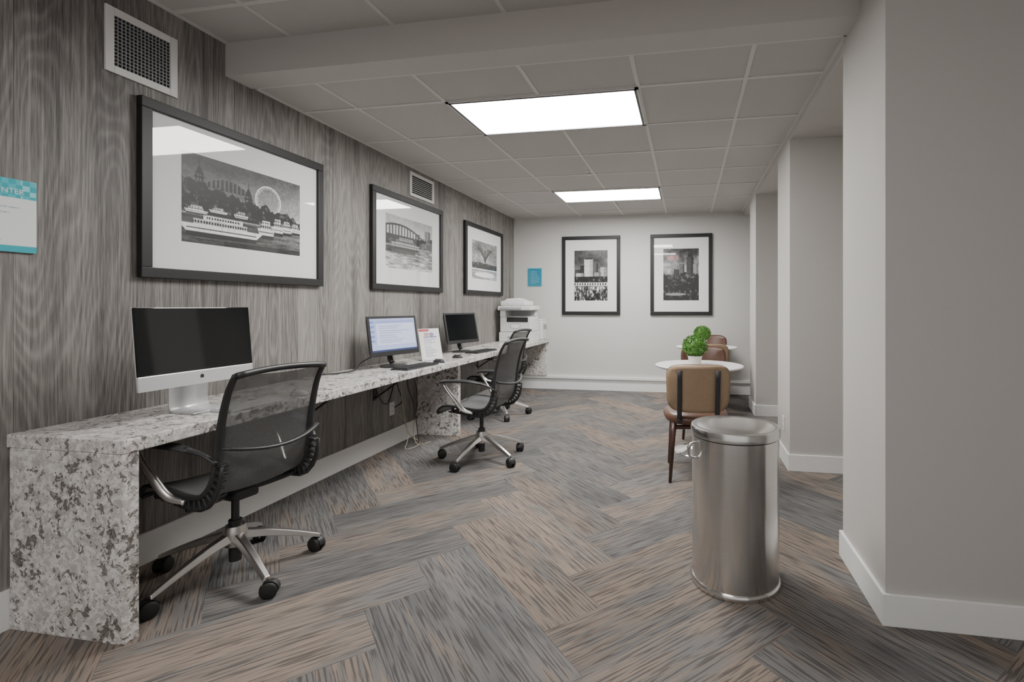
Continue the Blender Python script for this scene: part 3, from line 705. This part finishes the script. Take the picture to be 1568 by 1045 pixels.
# ------------------------------------------------------------------ waste bin
e=empty('trash_can',(.215,2.30,0)); r=.192;Ht=.705
lathe('base_ring',[(0,.0),(r+.006,.0),(r+.008,.006),(r+.008,.022),(r+.003,.028),(0,.028)],M['steel'],e,96)
lathe('body',[(r,.026),(r,.04),(r,Ht-.045)],M['steel'],e,96,autosmooth=False)
lathe('lid_gap',[(r-.004,Ht-.05),(r-.004,Ht-.035)],M['dark'],e,96)
lathe('lid',[(r,Ht-.042),(r+.005,Ht-.040),(r+.006,Ht-.012),(r+.002,Ht-.002),(r-.008,Ht),(r-.016,Ht-.003),(r-.024,Ht-.001),(r*.5,Ht+.003),(0,Ht+.004)],M['steellid'],e,96)
c1=Vector((math.cos(R(207))*(r+.002),math.sin(R(207))*(r+.002),Ht-.10))
tube('carry_handle',cr([c1+Vector((0,0,.035)),c1+Vector((-.03,-.012,.025)),c1+Vector((-.036,-.014,0)),c1+Vector((-.03,-.012,-.025)),c1+Vector((0,0,-.035))],6),.006,M['chrome'],e,10)

# ------------------------------------------------------------------ tables
def table(loc):
    e=empty('round_cafe_table',loc); h=.74
    lathe('table_top',[(0,h-.022),(.345,h-.022),(.368,h-.012),(.372,h-.004),(.368,h),(0,h)],M['tabletop'],e,72)
    lathe('pedestal',[(0,h-.022),(.09,h-.022),(.09,h-.034),(.028,h-.045),(.026,.14),(.034,.10),(.06,.065),(.12,.035),(.19,.018),(.215,.008),(.215,0),(0,0)],M['chrome'],e,64)
table((.10,4.26,0)); table((.235,6.16,0))
def plant(loc):
    e=empty('potted_boxwood',loc)
    lathe('pot',[(0,0),(.040,0),(.046,.01),(.060,.075),(.064,.082),(.058,.086),(.054,.078),(0,.074)],M['pot'],e,32)
    c=Vector((0,0,.165)); Rr=.088
    bm=bmesh.new(); bmesh.ops.create_icosphere(bm,subdivisions=3,radius=Rr)
    for v in bm.verts: v.co=Vector((v.co.x,v.co.y,v.co.z*.88))*(1+random.uniform(-.06,.06))+c
    me=bpy.data.meshes.new('foliage_core');bm.to_mesh(me);bm.free();me.materials.append(M['leaf']);ob=bpy.data.objects.new('foliage_core',me);COL.objects.link(ob);ob.parent=e
    vs=[];fs=[]
    for k in range(1500):
        z=random.uniform(-1,1);a=random.uniform(0,2*math.pi);q=math.sqrt(1-z*z);d=Vector((q*math.cos(a),q*math.sin(a),z*.9))
        p=c+d*(Rr*random.uniform(.95,1.17)); rv=Vector([random.uniform(-1,1) for _ in range(3)]).normalized()
        t1=(d+rv*.9).normalized(); t2=t1.cross(Vector([random.uniform(-1,1) for _ in range(3)])).normalized(); L_=random.uniform(.010,.016)
        b=len(vs); vs+=[p,p+t1*L_*.5+t2*L_*.4,p+t1*L_,p+t1*L_*.5-t2*L_*.4]; fs.append((b,b+1,b+2,b+3))
    mk('leaves',vs,fs,M['leaf'],e)
plant((.066,4.20,.74)); plant((.185,6.14,.74))

# ------------------------------------------------------------------ dining chair (faces local +y)
def dining_chair(loc,rot):
    e=empty('dining_chair',loc,rot)
    def superell(a,rx,ry,p=3.2):
        c_,s_=math.cos(a),math.sin(a); return (rx*abs(c_)**(2/p)*(1 if c_>=0 else -1),ry*abs(s_)**(2/p)*(1 if s_>=0 else -1))
    vs=[];fs=[];n=36; rings=[(.0,.405,0),(.90,.405,0),(.985,.415,0),(1,.435,0),(.97,.458,0),(.86,.472,0),(.5,.478,0),(0,.478,0)]
    for s_,z,_ in rings:
        for i in range(n):
            x,y=superell(2*math.pi*i/n,.235*s_,.225*s_); 
            vs.append((x*(1+.10*(y/.22)),y+.01,z-.03*max(0,-y-.0)))
    for k in range(len(rings)-1):
        for i in range(n): fs.append((k*n+i,k*n+(i+1)%n,(k+1)*n+(i+1)%n,(k+1)*n+i))
    mk('seat_cushion',vs,fs,M['leather'],e,smooth=True)
    def shell_(name,off,mt,sc=1.0,zlo=.50,zhi=.835):
        vs=[];fs=[];nu,nv=20,14
        for j in range(nv+1):
            v=j/nv
            for i in range(nu+1):
                u=i/nu*2-1
                uu=u; vv=v*2-1; p=5
                f_=(abs(uu)**p+abs(vv)**p)**(1/p); mx=max(abs(uu),abs(vv),1e-6); k_=mx/f_ if f_>0 else 1
                uu*=k_; vv*=k_
                x=uu*.222*sc*(1-.06*(1-v)); z=(zlo+zhi)/2+vv*(zhi-zlo)/2*sc
                bulge=.018*(1-u*u)*(1-(2*v-1)**2)
                y=-.235-(z-.5)*.18+.055*u*u+ (off+bulge if off>0 else off)
                vs.append((x,y,z))
        for j in range(nv):
            for i in range(nu): a=j*(nu+1)+i; fs.append((a,a+1,a+nu+2,a+nu+1))
        ob=mk(name,vs,fs,mt,e,smooth=True); md=ob.modifiers.new('s','SOLIDIFY'); md.thickness=.018; md.offset=0
    shell_('back_cushion',.022,M['leather'],1.01); shell_('back_rear_panel',-.002,M['tan'],1.0)
    for s in(-1,1):
        P=[(s*.13,-.2484-(z-.5)*.18,z) for z in np.linspace(.44,.80,8)]
        tube('back_strap',P,.017,M['strap'],e,8,.35,(0,1,0))
        tube('strap_foot',cr([(s*.13,-.245,.45),(s*.13,-.20,.415),(s*.13,-.08,.398)],5),.012,M['strap'],e,8,.6)
        tube('rear_leg',[(s*.165,-.15,.405),(s*.175,-.175,.30),(s*.195,-.235,0)],[.021,.019,.011],M['walnut'],e,12)
        tube('front_leg',[(s*.165,.15,.405),(s*.175,.165,.30),(s*.195,.205,0)],[.021,.019,.011],M['walnut'],e,12)
        tube('side_rail',[(s*.168,-.16,.375),(s*.168,.16,.375)],.016,M['walnut'],e,8)
    for y in(-.155,.155): tube('cross_rail',[(-.168,y,.375),(.168,y,.375)],.016,M['walnut'],e,8)
dining_chair((.065,3.70,0),R(3))
dining_chair((.16,4.80,0),R(180))
dining_chair((.22,5.58,0),R(0))
dining_chair((.30,6.66,0),R(176))

# ------------------------------------------------------------------ camera, world
cam=bpy.data.cameras.new('camera'); co=bpy.data.objects.new('camera',cam); COL.objects.link(co)
cam.sensor_width=36; cam.sensor_fit='HORIZONTAL'; cam.lens=745/1568*36
cam.shift_x=-(920.5-784)/1568; cam.shift_y=-(522.67-468)/1568; cam.clip_start=.05
co.location=(0,0,1.25); co.rotation_euler=(math.pi/2,0,R(10.01)); scene.camera=co
w=bpy.data.worlds.new('world'); scene.world=w; w.use_nodes=True
w.node_tree.nodes['Background'].inputs[0].default_value=(1,.985,.965,1); w.node_tree.nodes['Background'].inputs[1].default_value=.75  # even fill light added, entering where the back wall is left out
